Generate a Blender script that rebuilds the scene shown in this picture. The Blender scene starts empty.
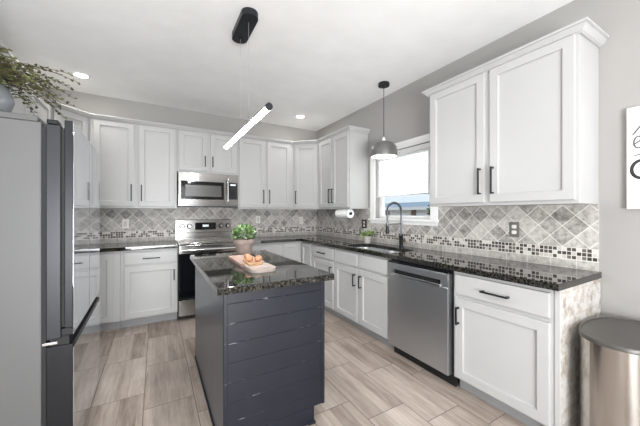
import bpy, bmesh, math, random
from mathutils import Vector, Matrix, geometry
R = math.radians
PI = math.pi
sc = bpy.context.scene
col = sc.collection

# ------------------------------------------------------------------ camera
cam_d = bpy.data.cameras.new('camera')
cam_d.lens = 16.0
cam_d.sensor_width = 36.0
cam_d.sensor_fit = 'HORIZONTAL'
cam_d.clip_start = 0.02
cam = bpy.data.objects.new('camera', cam_d)
cam.location = (0, 0, 1.29)
cam.rotation_euler = (R(90), 0, R(-30))
col.objects.link(cam)
sc.camera = cam

# ------------------------------------------------------------------ world, sun, fill lights, exposure
wd = bpy.data.worlds.new('sky')
sc.world = wd
wd.use_nodes = True
bg = wd.node_tree.nodes['Background']
bg.inputs[0].default_value = (0.80, 0.89, 1.0, 1)
bg.inputs[1].default_value = 0.85

def sun_light(name, energy, d, angle):
    l = bpy.data.lights.new(name, 'SUN')
    l.energy = energy
    l.angle = R(angle)
    o = bpy.data.objects.new(name, l)
    o.rotation_euler = Vector(d).to_track_quat('-Z', 'Y').to_euler()
    o.location = (8, 2, 8)
    col.objects.link(o)
    return o

def area_light(name, loc, d, sx, sy, power, color=(1, 1, 1)):
    l = bpy.data.lights.new(name, 'AREA')
    l.shape = 'RECTANGLE'
    l.size = sx
    l.size_y = sy
    l.energy = power
    l.color = color
    o = bpy.data.objects.new(name, l)
    o.location = loc
    o.rotation_euler = Vector(d).to_track_quat('-Z', 'Z').to_euler()
    col.objects.link(o)
    return o

sun_light('sun', 5.0, (-0.925, 0.08, -0.37), 3)
# unseen fill lights added at the openings of the room behind the camera
area_light('rear_fill_right', (0.65, -3.35, 1.2), (0, 1, 0.12), 0.95, 2.1, 10, (0.97, 0.985, 1.0))
area_light('rear_fill_left', (-1.35, -3.35, 1.2), (0, 1, 0.12), 0.95, 2.1, 9, (0.97, 0.985, 1.0))
area_light('side_fill', (-3.85, -1.0, 1.45), (1, 0.1, 0.12), 2.4, 1.5, 14, (0.97, 0.985, 1.0))
# added fill aimed at the ceiling, standing in for a bounced flash
area_light('bounce_fill', (-0.1, -2.0, 0.9), (0.05, 0.95, 1), 1.6, 1.6, 190, (0.97, 0.985, 1.0))
sc.view_settings.view_transform = 'Standard'
sc.view_settings.look = 'None'
sc.view_settings.gamma = 1.0
sc.view_settings.use_curve_mapping = False
sc.view_settings.exposure = 0.42
sc.cycles.use_denoising = True
sc.cycles.max_bounces = 10
sc.cycles.diffuse_bounces = 5
sc.cycles.glossy_bounces = 5
sc.cycles.transparent_max_bounces = 12
sc.cycles.sample_clamp_indirect = 6.0

# ------------------------------------------------------------------ material helpers
def lin(r, g=None, b=None):
    if g is None:
        g = b = r
    f = lambda c: (c / 255 / 12.92) if c / 255 <= 0.04045 else ((c / 255 + 0.055) / 1.055) ** 2.4
    return (f(r), f(g), f(b), 1.0)

class Ex:
    """a socket or number inside one material's node tree, with arithmetic"""
    def __init__(self, nt, s):
        self.nt, self.s = nt, s
    def _op(self, op, *others, swap=False):
        n = self.nt.nodes.new('ShaderNodeMath')
        n.operation = op
        args = [self] + [o for o in others]
        if swap:
            args = args[::-1]
        for i, a in enumerate(args):
            v = a.s if isinstance(a, Ex) else a
            if isinstance(v, (int, float)):
                n.inputs[i].default_value = v
            else:
                self.nt.links.new(v, n.inputs[i])
        return Ex(self.nt, n.outputs[0])
    def __add__(self, o): return self._op('ADD', o)
    def __sub__(self, o): return self._op('SUBTRACT', o)
    def __rsub__(self, o): return self._op('SUBTRACT', o, swap=True)
    def __mul__(self, o): return self._op('MULTIPLY', o)
    def __truediv__(self, o): return self._op('DIVIDE', o)
    def floor(self): return self._op('FLOOR')
    def fract(self): return self._op('FRACT')
    def abs(self): return self._op('ABSOLUTE')
    def lt(self, o): return self._op('LESS_THAN', o)
    def gt(self, o): return self._op('GREATER_THAN', o)
    def min(self, o): return self._op('MINIMUM', o)
    def max(self, o): return self._op('MAXIMUM', o)
    def edge(self, size):
        """distance in metres from the nearest cell edge, self = coordinate / size"""
        f = self.fract()
        return f.min(1 - f if False else f._op('SUBTRACT', 1.0, swap=True)) * size

class Mat:
    def __init__(self, name):
        self.m = bpy.data.materials.new(name)
        self.m.use_nodes = True
        self.nt = self.m.node_tree
        self.b = self.nt.nodes['Principled BSDF']
    def new(self, t): return self.nt.nodes.new(t)
    def link(self, a, b): self.nt.links.new(a.s if isinstance(a, Ex) else a, b)
    def xyz(self):
        tc = self.new('ShaderNodeTexCoord')
        sp = self.new('ShaderNodeSeparateXYZ')
        self.link(tc.outputs['Object'], sp.inputs[0])
        self.obj = tc.outputs['Object']
        return [Ex(self.nt, sp.outputs[i]) for i in range(3)]
    def vec(self, *c):
        n = self.new('ShaderNodeCombineXYZ')
        for i, a in enumerate(c):
            v = a.s if isinstance(a, Ex) else a
            if isinstance(v, (int, float)):
                n.inputs[i].default_value = v
            else:
                self.link(v, n.inputs[i])
        return n.outputs[0]
    def noise(self, v, scale, detail=3, rough=0.5):
        n = self.new('ShaderNodeTexNoise')
        n.inputs['Scale'].default_value = scale
        n.inputs['Detail'].default_value = detail
        n.inputs['Roughness'].default_value = rough
        if v is not None:
            self.link(v, n.inputs['Vector'])
        return Ex(self.nt, n.outputs['Fac'])
    def white(self, v):
        n = self.new('ShaderNodeTexWhiteNoise')
        n.noise_dimensions = '3D'
        self.link(v, n.inputs['Vector'])
        return Ex(self.nt, n.outputs['Value'])
    def ramp(self, fac, stops, const=False):
        n = self.new('ShaderNodeValToRGB')
        if const:
            n.color_ramp.interpolation = 'CONSTANT'
        e = n.color_ramp.elements
        while len(e) < len(stops):
            e.new(0.5)
        for i, (p, c) in enumerate(stops):
            e[i].position = p
            e[i].color = c
        self.link(fac, n.inputs[0])
        return n.outputs[0]
    def mix(self, fac, a, b, blend='MIX'):
        n = self.new('ShaderNodeMix')
        n.data_type = 'RGBA'
        n.blend_type = blend
        for sock, v in ((n.inputs[0], fac), (n.inputs[6], a), (n.inputs[7], b)):
            v = v.s if isinstance(v, Ex) else v
            if isinstance(v, (int, float, tuple)):
                sock.default_value = v
            else:
                self.link(v, sock)
        return n.outputs[2]
    def bump(self, h, strength, dist=0.01):
        n = self.new('ShaderNodeBump')
        n.inputs['Strength'].default_value = strength
        n.inputs['Distance'].default_value = dist
        self.link(h, n.inputs['Height'])
        self.link(n.outputs[0], self.b.inputs['Normal'])
    def set(self, **k):
        for a, v in k.items():
            s = self.b.inputs[a.replace('_', ' ')]
            if isinstance(v, Ex) or hasattr(v, 'is_linked'):
                self.link(v, s)
            else:
                s.default_value = v
        return self

M = {}
def paint(name, c, rough=0.5, metal=0.0, var=0.03, scale=6.0, coat=0.0, bump=0.0, bscale=300):
    """plain paint or plastic with a faint procedural unevenness"""
    k = Mat(name)
    k.xyz()
    n = k.noise(k.obj, scale, 3)
    lo = tuple(max(0, v * (1 - var)) for v in c[:3]) + (1,)
    hi = tuple(min(1, v * (1 + var)) for v in c[:3]) + (1,)
    k.set(Base_Color=k.ramp(n, [(0.3, lo), (0.7, hi)]), Roughness=rough, Metallic=metal, Coat_Weight=coat)
    if bump:
        k.bump(k.noise(k.obj, bscale, 2), bump, 0.002)
    M[name] = k.m
    return k.m

def emit(name, c, strength):
    k = Mat(name)
    k.set(Base_Color=c, Emission_Color=c, Emission_Strength=strength)
    M[name] = k.m

paint('cabinet_paint', lin(182, 182, 181), 0.38, var=0.01)
paint('wall_paint', lin(160, 158, 155), 0.8, var=0.012, bump=0.05)
paint('trim_white', lin(238, 238, 237), 0.4, var=0.01)
paint('black_metal', lin(28, 31, 36), 0.4, 0.3, var=0.05)
paint('dark_gap', lin(22, 22, 24), 0.7)
paint('toe_kick_grey', lin(150, 151, 152), 0.6)
paint('black_glass', lin(14, 15, 18), 0.06, 0.0, var=0.02, coat=0.5)
paint('outlet_white', lin(228, 226, 220), 0.4)
paint('outlet_steel', lin(135, 133, 128), 0.4, 0.6)
paint('outlet_dark', lin(62, 60, 58), 0.45, 0.2)
paint('white_plastic', lin(235, 235, 233), 0.4)
paint('paper', lin(240, 240, 238), 0.9, bump=0.1, bscale=120)
paint('shade_grey', lin(112, 111, 109), 0.35, 0.35, var=0.06, scale=14)
paint('pot_clay', lin(158, 142, 134), 0.8, var=0.12, scale=22)
paint('pot_pale', lin(205, 198, 192), 0.7, var=0.05)
paint('soil', lin(60, 48, 38), 0.95, var=0.3, scale=60)
paint('egg_shell', lin(192, 136, 104), 0.5, var=0.05, scale=30)
paint('vase_zinc', lin(104, 107, 111), 0.6, 0.0, var=0.15, scale=9)
paint('petal_white', lin(240, 242, 232), 0.6)
paint('marble', lin(176, 164, 155), 0.25, var=0.07, scale=9)
paint('stem_brown', lin(92, 78, 60), 0.8, var=0.15, scale=40)
paint('fridge_side_grey', lin(92, 92, 92), 0.5, 0.1, var=0.02, bump=0.08, bscale=500)
paint('fridge_cap', lin(88, 88, 88), 0.5, 0.2)
paint('fridge_edge', lin(46, 47, 50), 0.35, 0.5, var=0.03)
paint('fridge_edge_dark', lin(27, 28, 31), 0.35, 0.5, var=0.03)
paint('fridge_front', lin(186, 188, 193), 0.045, 0.88, var=0.02)
paint('mesh_grey', lin(84, 83, 82), 0.25, 0.5)
paint('cooktop_glass', lin(150, 149, 147), 0.10, 0.9)
paint('gunmetal', lin(96, 98, 102), 0.3, 0.6)
paint('chrome', lin(215, 215, 215), 0.15, 0.95)
paint('lid_grey', lin(84, 81, 78), 0.38, 0.25, var=0.04)
paint('sign_white', lin(236, 236, 235), 0.7, var=0.015)
paint('lettering_grey', lin(95, 95, 97), 0.7)
paint('lettering_black', lin(42, 42, 44), 0.7)
paint('sink_steel', lin(215, 217, 219), 0.25, 0.75)
paint('bronze', lin(140, 110, 82), 0.35, 0.7)
emit('led_lens', (0.96, 0.98, 1.0, 1), 80.0)
emit('downlight_lens', (1.0, 0.97, 0.92, 1), 5.0)
emit('pendant_lens', (1.0, 0.98, 0.95, 1), 2.6)
emit('display_digits', (0.75, 0.85, 0.9, 1), 0.25)

def leaf_mat(name, stops, scale):
    k = Mat(name)
    k.xyz()
    g = k.new('ShaderNodeNewGeometry')
    k.set(Base_Color=k.ramp(Ex(k.nt, g.outputs['Random Per Island']), stops), Roughness=0.55)
    M[name] = k.m
leaf_mat('leaf_eucalyptus', [(0.0, lin(48, 44, 36)), (0.35, lin(86, 90, 56)), (0.6, lin(62, 56, 48)), (0.85, lin(110, 120, 66)), (1.0, lin(136, 142, 92))], 8)
leaf_mat('leaf_herb', [(0.0, lin(52, 84, 44)), (0.3, lin(104, 136, 66)), (0.55, lin(84, 118, 92)), (0.75, lin(160, 180, 116)), (1.0, lin(196, 210, 196))], 8)
leaf_mat('leaf_bright', [(0.0, lin(96, 138, 60)), (1.0, lin(160, 190, 100))], 8)
leaf_mat('leaf_tree', [(0.0, lin(40, 78, 42)), (1.0, lin(90, 128, 78))], 8)

def brushed(name, c, rough, metal, axis):
    k = Mat(name)
    x, y, z = k.xyz()
    s = [6.0, 6.0, 6.0]
    for i in range(3):
        if i != axis:
            s[i] = 120.0
    n = k.noise(k.vec(x * s[0], y * s[1], z * s[2]), 1.0, 2)
    lo = tuple(v * 0.97 for v in c[:3]) + (1,)
    k.set(Base_Color=k.ramp(n, [(0.3, lo), (0.7, c)]), Metallic=metal, Roughness=n * 0.02 + (rough - 0.01))
    M[name] = k.m
brushed('stainless', lin(163, 161, 158), 0.17, 0.92, 0)
brushed('stainless_dark', lin(188, 190, 193), 0.28, 0.9, 2)
brushed('stainless_can', lin(190, 186, 181), 0.17, 0.97, 2)

def streaked(mat, amount):
    nt = mat.node_tree
    c = nt.nodes.new('ShaderNodeCombineXYZ'); c.inputs[2].default_value = 1.0
    b = nt.nodes['Principled BSDF']
    nt.links.new(c.outputs[0], b.inputs['Tangent'])
    b.inputs['Anisotropic'].default_value = amount
for nm, am in (('stainless_can', 0.8), ('stainless_dark', 0.8), ('stainless', 0.6)):
    streaked(M[nm], am)

def granite():
    k = Mat('granite')
    k.xyz()
    n1 = k.noise(k.obj, 90, 4, 0.65)
    n2 = k.noise(k.obj, 42, 5, 0.7)
    v = k.new('ShaderNodeTexVoronoi')
    v.inputs['Scale'].default_value = 170
    k.link(k.obj, v.inputs['Vector'])
    sp = k.new('ShaderNodeSeparateColor')
    k.link(v.outputs['Color'], sp.inputs[0])
    r1 = Ex(k.nt, sp.outputs[0])
    base = k.ramp(n1, [(0.35, lin(9, 10, 10)), (0.50, lin(25, 26, 25)), (0.74, lin(84, 85, 80))])
    tan = k.ramp(n2, [(0.42, lin(34, 33, 31)), (0.72, lin(108, 98, 78))])
    k.set(Base_Color=k.mix(r1.gt(0.82), base, tan), Roughness=0.03, Coat_Weight=0.0)
    k.b.inputs['IOR'].default_value = 1.52
    M['granite'] = k.m
granite()

def floor_mat():
    k = Mat('floor_tile')
    x, y, z = k.xyz()
    u = (x + 0.07) / 0.305
    c = u.floor()
    v = (y - 2.19 + c * 0.2) / 0.61
    rw = v.floor()
    d = u.edge(0.305).min(v.edge(0.61))
    grout = d.lt(0.0022)
    tid = k.white(k.vec(c, rw, 0.37))
    tid2 = k.white(k.vec(c, rw, 7.7))
    strip = (u * 3.0 + tid * 2.0).floor()
    srnd = k.white(k.vec(strip, rw + c * 13.0, 2.1))
    grain = k.noise(k.vec(x * 26 + tid * 50, y * 2.6 + tid2 * 30, srnd * 10), 1.0, 6, 0.65)
    fine = k.noise(k.vec(x * 130, y * 9, tid * 9), 1.0, 4, 0.6)
    blot = k.noise(k.vec(x * 4 + tid * 20, y * 3, tid2 * 9), 1.0, 4, 0.6)
    f = grain * 0.55 + fine * 0.2 + blot * 0.22 + srnd * 0.2 + tid * 0.12 - 0.17
    wood = k.ramp(f, [(0.27, lin(122, 108, 98)), (0.42, lin(160, 146, 135)), (0.56, lin(182, 169, 158)), (0.75, lin(206, 195, 186))])
    sline = (u * 3.0 + tid * 2.0).edge(0.1).lt(0.0012)
    wood2 = k.mix(sline * 0.35, wood, lin(120, 108, 98))
    k.set(Base_Color=k.mix(grout, wood2, lin(98, 88, 80)), Roughness=0.42)
    k.bump(grout * -1.0 + grain * 0.25, 0.35, 0.003)
    M['floor_tile'] = k.m
floor_mat()

def ceiling_mat():
    k = Mat('ceiling_paint')
    k.xyz()
    n = k.noise(k.obj, 5, 4)
    k.set(Base_Color=k.ramp(n, [(0.3, lin(241, 241, 240)), (0.7, lin(246, 246, 245))]), Roughness=0.9)
    k.bump(k.noise(k.obj, 38, 5, 0.6), 0.25, 0.006)
    M['ceiling_paint'] = k.m
ceiling_mat()

def splash_mat():
    k = Mat('tile_backsplash')
    x, y, z = k.xyz()
    s = x + y
    # diagonal field of 4 inch tumbled stone
    a = 0.1025
    zz = z - 1.0565
    p = (s + zz) / (1.41421 * a)
    q = (s - zz) / (1.41421 * a)
    d1 = p.edge(a).min(q.edge(a))
    id1 = k.white(k.vec(p.floor(), q.floor(), 0.21))
    # straight bottom row
    t = s / 0.148
    zb = (z - 0.914) / 0.0575
    d2 = t.edge(0.148).min(zb.edge(0.0575))
    id2 = k.white(k.vec(t.floor(), 3.3, 1.7))
    # mosaic band
    b = 0.0267
    ms = s / b
    mz = (z - 0.9735) / b
    d3 = ms.edge(b).min(mz.edge(b))
    id3 = k.white(k.vec(ms.floor(), mz.floor(), 5.5))
    grp = k.white(k.vec((ms / 3.0).floor(), mz.floor(), 2.2))
    up = z.gt(1.0545)
    lo = z.lt(0.9725)
    n = k.noise(k.obj, 30, 8, 0.78)
    n2 = k.noise(k.obj, 9, 4, 0.6)
    stone = lambda i: k.ramp(n * 1.15 + n2 * 0.34 + i * 0.26 - 0.36, [(0.22, lin(104, 101, 98)), (0.42, lin(156, 152, 147)), (0.58, lin(186, 182, 176)), (0.8, lin(210, 207, 202))])
    s1 = stone(id1)
    s2 = stone(id2 * 0.4 + 0.55)
    mos = k.ramp(id3 * 0.62 + grp * 0.38, [(0.0, lin(62, 55, 50)), (0.30, lin(80, 71, 65)), (0.50, lin(112, 104, 97)), (0.59, lin(196, 190, 182)), (0.72, lin(214, 210, 203))], True)
    c = k.mix(up, k.mix(lo, mos, s2), s1)
    g1 = d1.lt(0.0024)
    g2 = d2.lt(0.0018)
    g3 = d3.lt(0.0022)
    g = up * g1 + lo * g2 + (1.0 - up._op('MAXIMUM', lo) if False else (up.max(lo))._op('SUBTRACT', 1.0, swap=True)) * g3
    k.set(Base_Color=k.mix(g, c, lin(222, 219, 213)), Roughness=0.5)
    k.bump(g * -1.0 + n * 0.3, 0.4, 0.003)
    M['tile_backsplash'] = k.m
splash_mat()

def shiplap_mat():
    k = Mat('navy_paint')
    x, y, z = k.xyz()
    n = k.noise(k.obj, 5, 4)
    base = k.ramp(n, [(0.3, lin(16, 21, 31)), (0.7, lin(22, 27, 38))])
    # worn paint along the board joints
    e = ((z - 0.286) / 0.105 + 20.0).edge(0.105)
    w = k.noise(k.vec(x * 9, y * 9, z * 60), 1.0, 5, 0.7)
    worn = e.lt(0.005) * w.gt(0.63)
    k.set(Base_Color=k.mix(worn * 0.6, base, lin(150, 152, 158)), Roughness=0.42)
    k.bump(k.noise(k.vec(x * 8, y * 8, z * 90), 1.0, 3), 0.12, 0.003)
    M['navy_paint'] = k.m
shiplap_mat()
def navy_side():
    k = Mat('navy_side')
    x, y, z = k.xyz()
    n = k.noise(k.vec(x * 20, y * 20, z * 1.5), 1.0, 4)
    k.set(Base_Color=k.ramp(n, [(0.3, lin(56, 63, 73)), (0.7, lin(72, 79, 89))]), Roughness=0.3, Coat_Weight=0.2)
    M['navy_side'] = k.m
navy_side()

def white_brick():
    k = Mat('whitewashed_brick')
    x, y, z = k.xyz()
    v = k.vec(x, z, 0.0)
    br = k.new('ShaderNodeTexBrick')
    br.inputs['Scale'].default_value = 1.0
    br.inputs['Brick Width'].default_value = 0.21
    br.inputs['Row Height'].default_value = 0.072
    br.inputs['Mortar Size'].default_value = 0.004
    w = k.noise(k.vec(x, y, z), 14, 4)
    k.link(k.vec(x + w * 0.02, z + w * 0.02, 0.0), br.inputs['Vector'])
    n = k.noise(k.obj, 11, 6, 0.7)
    base = k.ramp(n, [(0.30, lin(130, 116, 104)), (0.43, lin(176, 167, 158)), (0.52, lin(196, 192, 187)), (0.7, lin(206, 203, 200))])
    crack = Ex(k.nt, br.outputs['Fac']) * k.noise(k.obj, 17, 3).gt(0.52)
    k.set(Base_Color=k.mix(crack * 0.35, base, lin(150, 136, 122)), Roughness=0.75)
    k.bump(n * 0.7 - Ex(k.nt, br.outputs['Fac']) * 0.5, 0.5, 0.004)
    M['whitewashed_brick'] = k.m
white_brick()

def wood_mat(name, c1, c2, axis=1):
    k = Mat(name)
    c = k.xyz()
    v = [a * 60 for a in c]
    v[axis] = c[axis] * 5
    n = k.noise(k.vec(*v), 1.0, 5)
    k.set(Base_Color=k.ramp(n, [(0.3, c1), (0.7, c2)]), Roughness=0.5)
    M[name] = k.m
wood_mat('board_wood', lin(158, 124, 112), lin(190, 164, 152))
wood_mat('tray_wood', lin(150, 112, 78), lin(190, 152, 112))

def blind_mat():
    k = Mat('blind_fabric')
    x, y, z = k.xyz()
    d = k.new('ShaderNodeBsdfDiffuse')
    t = k.new('ShaderNodeBsdfTranslucent')
    pl = (z / 0.02).fract()
    cc = k.ramp(pl, [(0.0, (0.86, 0.86, 0.86, 1)), (0.5, (0.92, 0.92, 0.92, 1)), (1.0, (0.86, 0.86, 0.86, 1))])
    k.link(cc, d.inputs[0]); k.link(cc, t.inputs[0])
    mx = k.new('ShaderNodeMixShader'); mx.inputs[0].default_value = 0.6
    k.link(d.outputs[0], mx.inputs[1]); k.link(t.outputs[0], mx.inputs[2])
    k.link(mx.outputs[0], k.nt.nodes['Material Output'].inputs[0])
    M['blind_fabric'] = k.m
blind_mat()
def glass_mat():
    k = Mat('window_glass')
    tr = k.new('ShaderNodeBsdfTransparent'); tr.inputs[0].default_value = (0.95, 0.97, 0.97, 1)
    gl = k.new('ShaderNodeBsdfGlossy'); gl.inputs['Roughness'].default_value = 0.02
    fr = k.new('ShaderNodeFresnel'); fr.inputs[0].default_value = 1.3
    mx = k.new('ShaderNodeMixShader')
    k.link(fr.outputs[0], mx.inputs[0]); k.link(tr.outputs[0], mx.inputs[1]); k.link(gl.outputs[0], mx.inputs[2])
    k.link(mx.outputs[0], k.nt.nodes['Material Output'].inputs[0])
    M['window_glass'] = k.m
glass_mat()
paint('house_siding', lin(238, 226, 222), 0.8, var=0.03)
paint('house_trim', lin(150, 140, 132), 0.8)
paint('house_garage', lin(242, 236, 236), 0.7)
paint('house_brick', lin(128, 98, 86), 0.85, var=0.15, scale=30)
paint('roof_shingle', lin(112, 132, 152), 0.9, var=0.12, scale=12)
paint('lawn', lin(150, 152, 132), 0.95, var=0.15, scale=3)

# ------------------------------------------------------------------ geometry helpers
class MB:
    def __init__(self):
        self.bm = bmesh.new()
    def _new(self, before):
        return [v for v in self.bm.verts if v not in before]
    def box(self, x0, x1, y0, y1, z0, z1, bev=0.0, seg=2):
        t = bmesh.new()
        bmesh.ops.create_cube(t, size=1.0)
        for v in t.verts:
            v.co = Vector((x0 + (v.co.x + .5) * (x1 - x0), y0 + (v.co.y + .5) * (y1 - y0), z0 + (v.co.z + .5) * (z1 - z0)))
        if bev:
            bmesh.ops.bevel(t, geom=t.edges[:], offset=bev, segments=seg, affect='EDGES', profile=0.5)
        return self.merge(t)
    def merge(self, t, mat=None):
        if mat is not None:
            bmesh.ops.transform(t, matrix=mat, verts=t.verts)
        me = bpy.data.meshes.new('tmp')
        t.to_mesh(me)
        t.free()
        self.bm.from_mesh(me)
        bpy.data.meshes.remove(me)
        return self
    def cyl(self, a, b, r0, r1=None, n=20):
        a, b = Vector(a), Vector(b)
        t = bmesh.new()
        bmesh.ops.create_cone(t, cap_ends=True, segments=n, radius1=r0, radius2=r0 if r1 is None else r1, depth=(b - a).length)
        q = (b - a).to_track_quat('Z', 'Y').to_matrix().to_4x4()
        return self.merge(t, Matrix.Translation((a + b) / 2) @ q)
    def sphere(self, c, r, sc=(1, 1, 1), n=20):
        t = bmesh.new()
        bmesh.ops.create_uvsphere(t, u_segments=n, v_segments=n // 2 + 2, radius=r)
        return self.merge(t, Matrix.Translation(c) @ Matrix.Diagonal((*sc, 1)))
    def tube(self, pts, r, n=10, caps=True):
        pts = [Vector(p) for p in pts]
        rs = r if isinstance(r, (list, tuple)) else [r] * len(pts)
        rings = []
        up = Vector((0.13, 0.31, 0.94))
        prev = None
        for i, p in enumerate(pts):
            t = (pts[min(i + 1, len(pts) - 1)] - pts[max(i - 1, 0)]).normalized()
            if prev is None:
                a = t.cross(up)
                if a.length < 1e-3:
                    a = t.cross(Vector((1, 0, 0)))
            else:
                a = prev - t * prev.dot(t)
            a.normalize()
            prev = a
            b = t.cross(a)
            rings.append([self.bm.verts.new(p + (a * math.cos(2 * PI * k / n) + b * math.sin(2 * PI * k / n)) * rs[i]) for k in range(n)])
        for i in range(len(rings) - 1):
            for k in range(n):
                self.bm.faces.new((rings[i][k], rings[i][(k + 1) % n], rings[i + 1][(k + 1) % n], rings[i + 1][k]))
        if caps:
            self.bm.faces.new(rings[0][::-1]); self.bm.faces.new(rings[-1])
        return self
    def lathe(self, prof, c=(0, 0, 0), n=32):
        """prof: list of (r, z) from bottom to top"""
        rings = []
        for r, z in prof:
            if r < 1e-5:
                rings.append([self.bm.verts.new((c[0], c[1], c[2] + z))])
            else:
                rings.append([self.bm.verts.new((c[0] + r * math.cos(2 * PI * k / n), c[1] + r * math.sin(2 * PI * k / n), c[2] + z)) for k in range(n)])
        for a, b in zip(rings, rings[1:]):
            for k in range(n):
                k2 = (k + 1) % n
                if len(a) == 1 and len(b) == 1:
                    continue
                if len(a) == 1:
                    self.bm.faces.new((a[0], b[k2], b[k]))
                elif len(b) == 1:
                    self.bm.faces.new((a[k], a[k2], b[0]))
                else:
                    self.bm.faces.new((a[k], a[k2], b[k2], b[k]))
        return self
    def prism(self, pts, z0, z1, hole=None):
        """vertical prism over a 2D outline, with an optional hole through it"""
        loops = [pts] + ([hole] if hole else [])
        flat = [Vector((p[0], p[1], 0)) for l in loops for p in l]
        tris = geometry.tessellate_polygon([[Vector((p[0], p[1], 0)) for p in l] for l in loops])
        lo = [self.bm.verts.new((p.x, p.y, z0)) for p in flat]
        hi = [self.bm.verts.new((p.x, p.y, z1)) for p in flat]
        for t in tris:
            try:
                self.bm.faces.new([hi[i] for i in t]); self.bm.faces.new([lo[i] for i in reversed(t)])
            except ValueError:
                pass
        off = 0
        for l in loops:
            n = len(l)
            for i in range(n):
                j = (i + 1) % n
                self.bm.faces.new((lo[off + i], lo[off + j], hi[off + j], hi[off + i]))
            off += n
        return self
    def sweep(self, path, prof):
        """profile (out, z) swept along an open 2D path; out = to the right of travel"""
        P = [Vector((p[0], p[1])) for p in path]
        N = []
        for i in range(len(P) - 1):
            d = (P[i + 1] - P[i]).normalized()
            N.append(Vector((d.y, -d.x)))
        rings = []
        for i, p in enumerate(P):
            if i == 0: m = N[0]
            elif i == len(P) - 1: m = N[-1]
            else:
                m = (N[i - 1] + N[i]).normalized()
                m = m / max(0.2, m.dot(N[i]))
            rings.append([self.bm.verts.new((p.x + m.x * o, p.y + m.y * o, z)) for o, z in prof])
        n = len(prof)
        for a, b in zip(rings, rings[1:]):
            for k in range(n):
                self.bm.faces.new((a[k], a[(k + 1) % n], b[(k + 1) % n], b[k]))
        self.bm.faces.new(rings[0][::-1]); self.bm.faces.new(rings[-1])
        return self
    def leaf(self, p, d, n, l, w):
        """one folded leaf from p along d with normal n"""
        d = Vector(d).normalized(); s = d.cross(Vector(n))
        if s.length < 1e-4: s = d.cross(Vector((1, 0, 0)))
        s.normalize(); up = s.cross(d)
        p = Vector(p)
        v = [self.bm.verts.new(q) for q in (p, p + d * l * .35 + s * w + up * w * .3, p + d * l * .75 + s * w * .75 + up * w * .25, p + d * l - up * w * .15,
                                            p + d * l * .75 - s * w * .75 + up * w * .25, p + d * l * .35 - s * w + up * w * .3, p + d * l * .5)]
        self.bm.faces.new((v[0], v[1], v[6])); self.bm.faces.new((v[1], v[2], v[6])); self.bm.faces.new((v[2], v[3], v[6]))
        self.bm.faces.new((v[3], v[4], v[6])); self.bm.faces.new((v[4], v[5], v[6])); self.bm.faces.new((v[5], v[0], v[6]))
        return self
    def build(self, name, mat, parent=None, smooth=False, loc=None, recalc=True):
        if recalc:
            bmesh.ops.recalc_face_normals(self.bm, faces=self.bm.faces)
        me = bpy.data.meshes.new(name)
        self.bm.to_mesh(me)
        self.bm.free()
        me.materials.append(M[mat])
        if smooth:
            for p in me.polygons:
                p.use_smooth = True
        o = bpy.data.objects.new(name, me)
        if smooth:
            try:
                me.set_sharp_from_angle(angle=R(40))
            except Exception:
                pass
        col.objects.link(o)
        o.parent = parent
        if loc:
            o.location = loc
        return o

def tag(o, label, cat, group=None):
    o['label'] = label
    o['category'] = cat
    if group: o['group'] = group
    return o
def thing(name, label, cat, loc=(0, 0, 0), rotz=0.0, group=None):
    o = bpy.data.objects.new(name, None)
    o.empty_display_size = 0.05
    col.objects.link(o)
    o.location = loc
    o.rotation_euler = (0, 0, rotz)
    return tag(o, label, cat, group)
def struct(o):
    o['kind'] = 'structure'
    return o
def copy_tree(o, parent=None):
    c = o.copy()
    col.objects.link(c)
    if parent: c.parent = parent
    for ch in list(o.children):
        copy_tree(ch, c)
    return c
def rrect(x0, x1, y0, y1, r, n=6):
    out = []
    for cx, cy, a0 in ((x1 - r, y1 - r, 0), (x0 + r, y1 - r, 90), (x0 + r, y0 + r, 180), (x1 - r, y0 + r, 270)):
        for k in range(n + 1):
            a = R(a0 + 90 * k / n)
            out.append((cx + r * math.cos(a), cy + r * math.sin(a)))
    return out

# ------------------------------------------------------------------ the room
XR, XL, YB, H = 2.47, -1.25, 4.40, 2.74
struct(MB().box(-4.1, 2.62, -3.6, 4.55, -0.12, 0).build('floor', 'floor_tile'))
struct(MB().box(-4.1, 2.62, -3.6, 4.55, H, H + 0.12).build('ceiling', 'ceiling_paint'))
wb = struct(MB().box(-1.4, 2.62, YB, YB + 0.15, 0, H).build('wall_back', 'wall_paint'))
WY0, WY1, WZ0, WZ1 = 1.975, 2.835, 1.215, 2.035
wr = MB()
wr.box(XR, XR + 0.15, -3.6, WY0, 0, H).box(XR, XR + 0.15, WY1, YB, 0, H)
wr.box(XR, XR + 0.15, WY0, WY1, 0, WZ0).box(XR, XR + 0.15, WY0, WY1, WZ1, H)
wr = struct(wr.build('wall_right', 'wall_paint'))
struct(MB().box(XL - 0.15, XL, 1.3, YB, 0, H).build('wall_left', 'wall_paint'))
struct(MB().box(-4.1, XL - 0.15, 1.3, 1.45, 0, H).build('wall_return', 'wall_paint'))
wo = MB()
wo.box(-4.1, -3.95, -3.6, -2.2, 0, H).box(-4.1, -3.95, 0.2, 1.3, 0, H).box(-4.1, -3.95, -2.2, 0.2, 0, 0.7).box(-4.1, -3.95, -2.2, 0.2, 2.2, H)
struct(wo.build('wall_side', 'wall_paint'))
wf = MB()
wf.box(-4.1, -2.1, -3.6, -3.45, 0, H).box(1.3, 2.62, -3.6, -3.45, 0, H).box(-2.1, 1.3, -3.6, -3.45, 2.3, H)
struct(wf.build('wall_front', 'wall_paint'))
struct(MB().box(XR - 0.012, XR, -3.4, 0.655, 0, 0.09, 0.003).build('baseboard_right', 'trim_white'))

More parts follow.
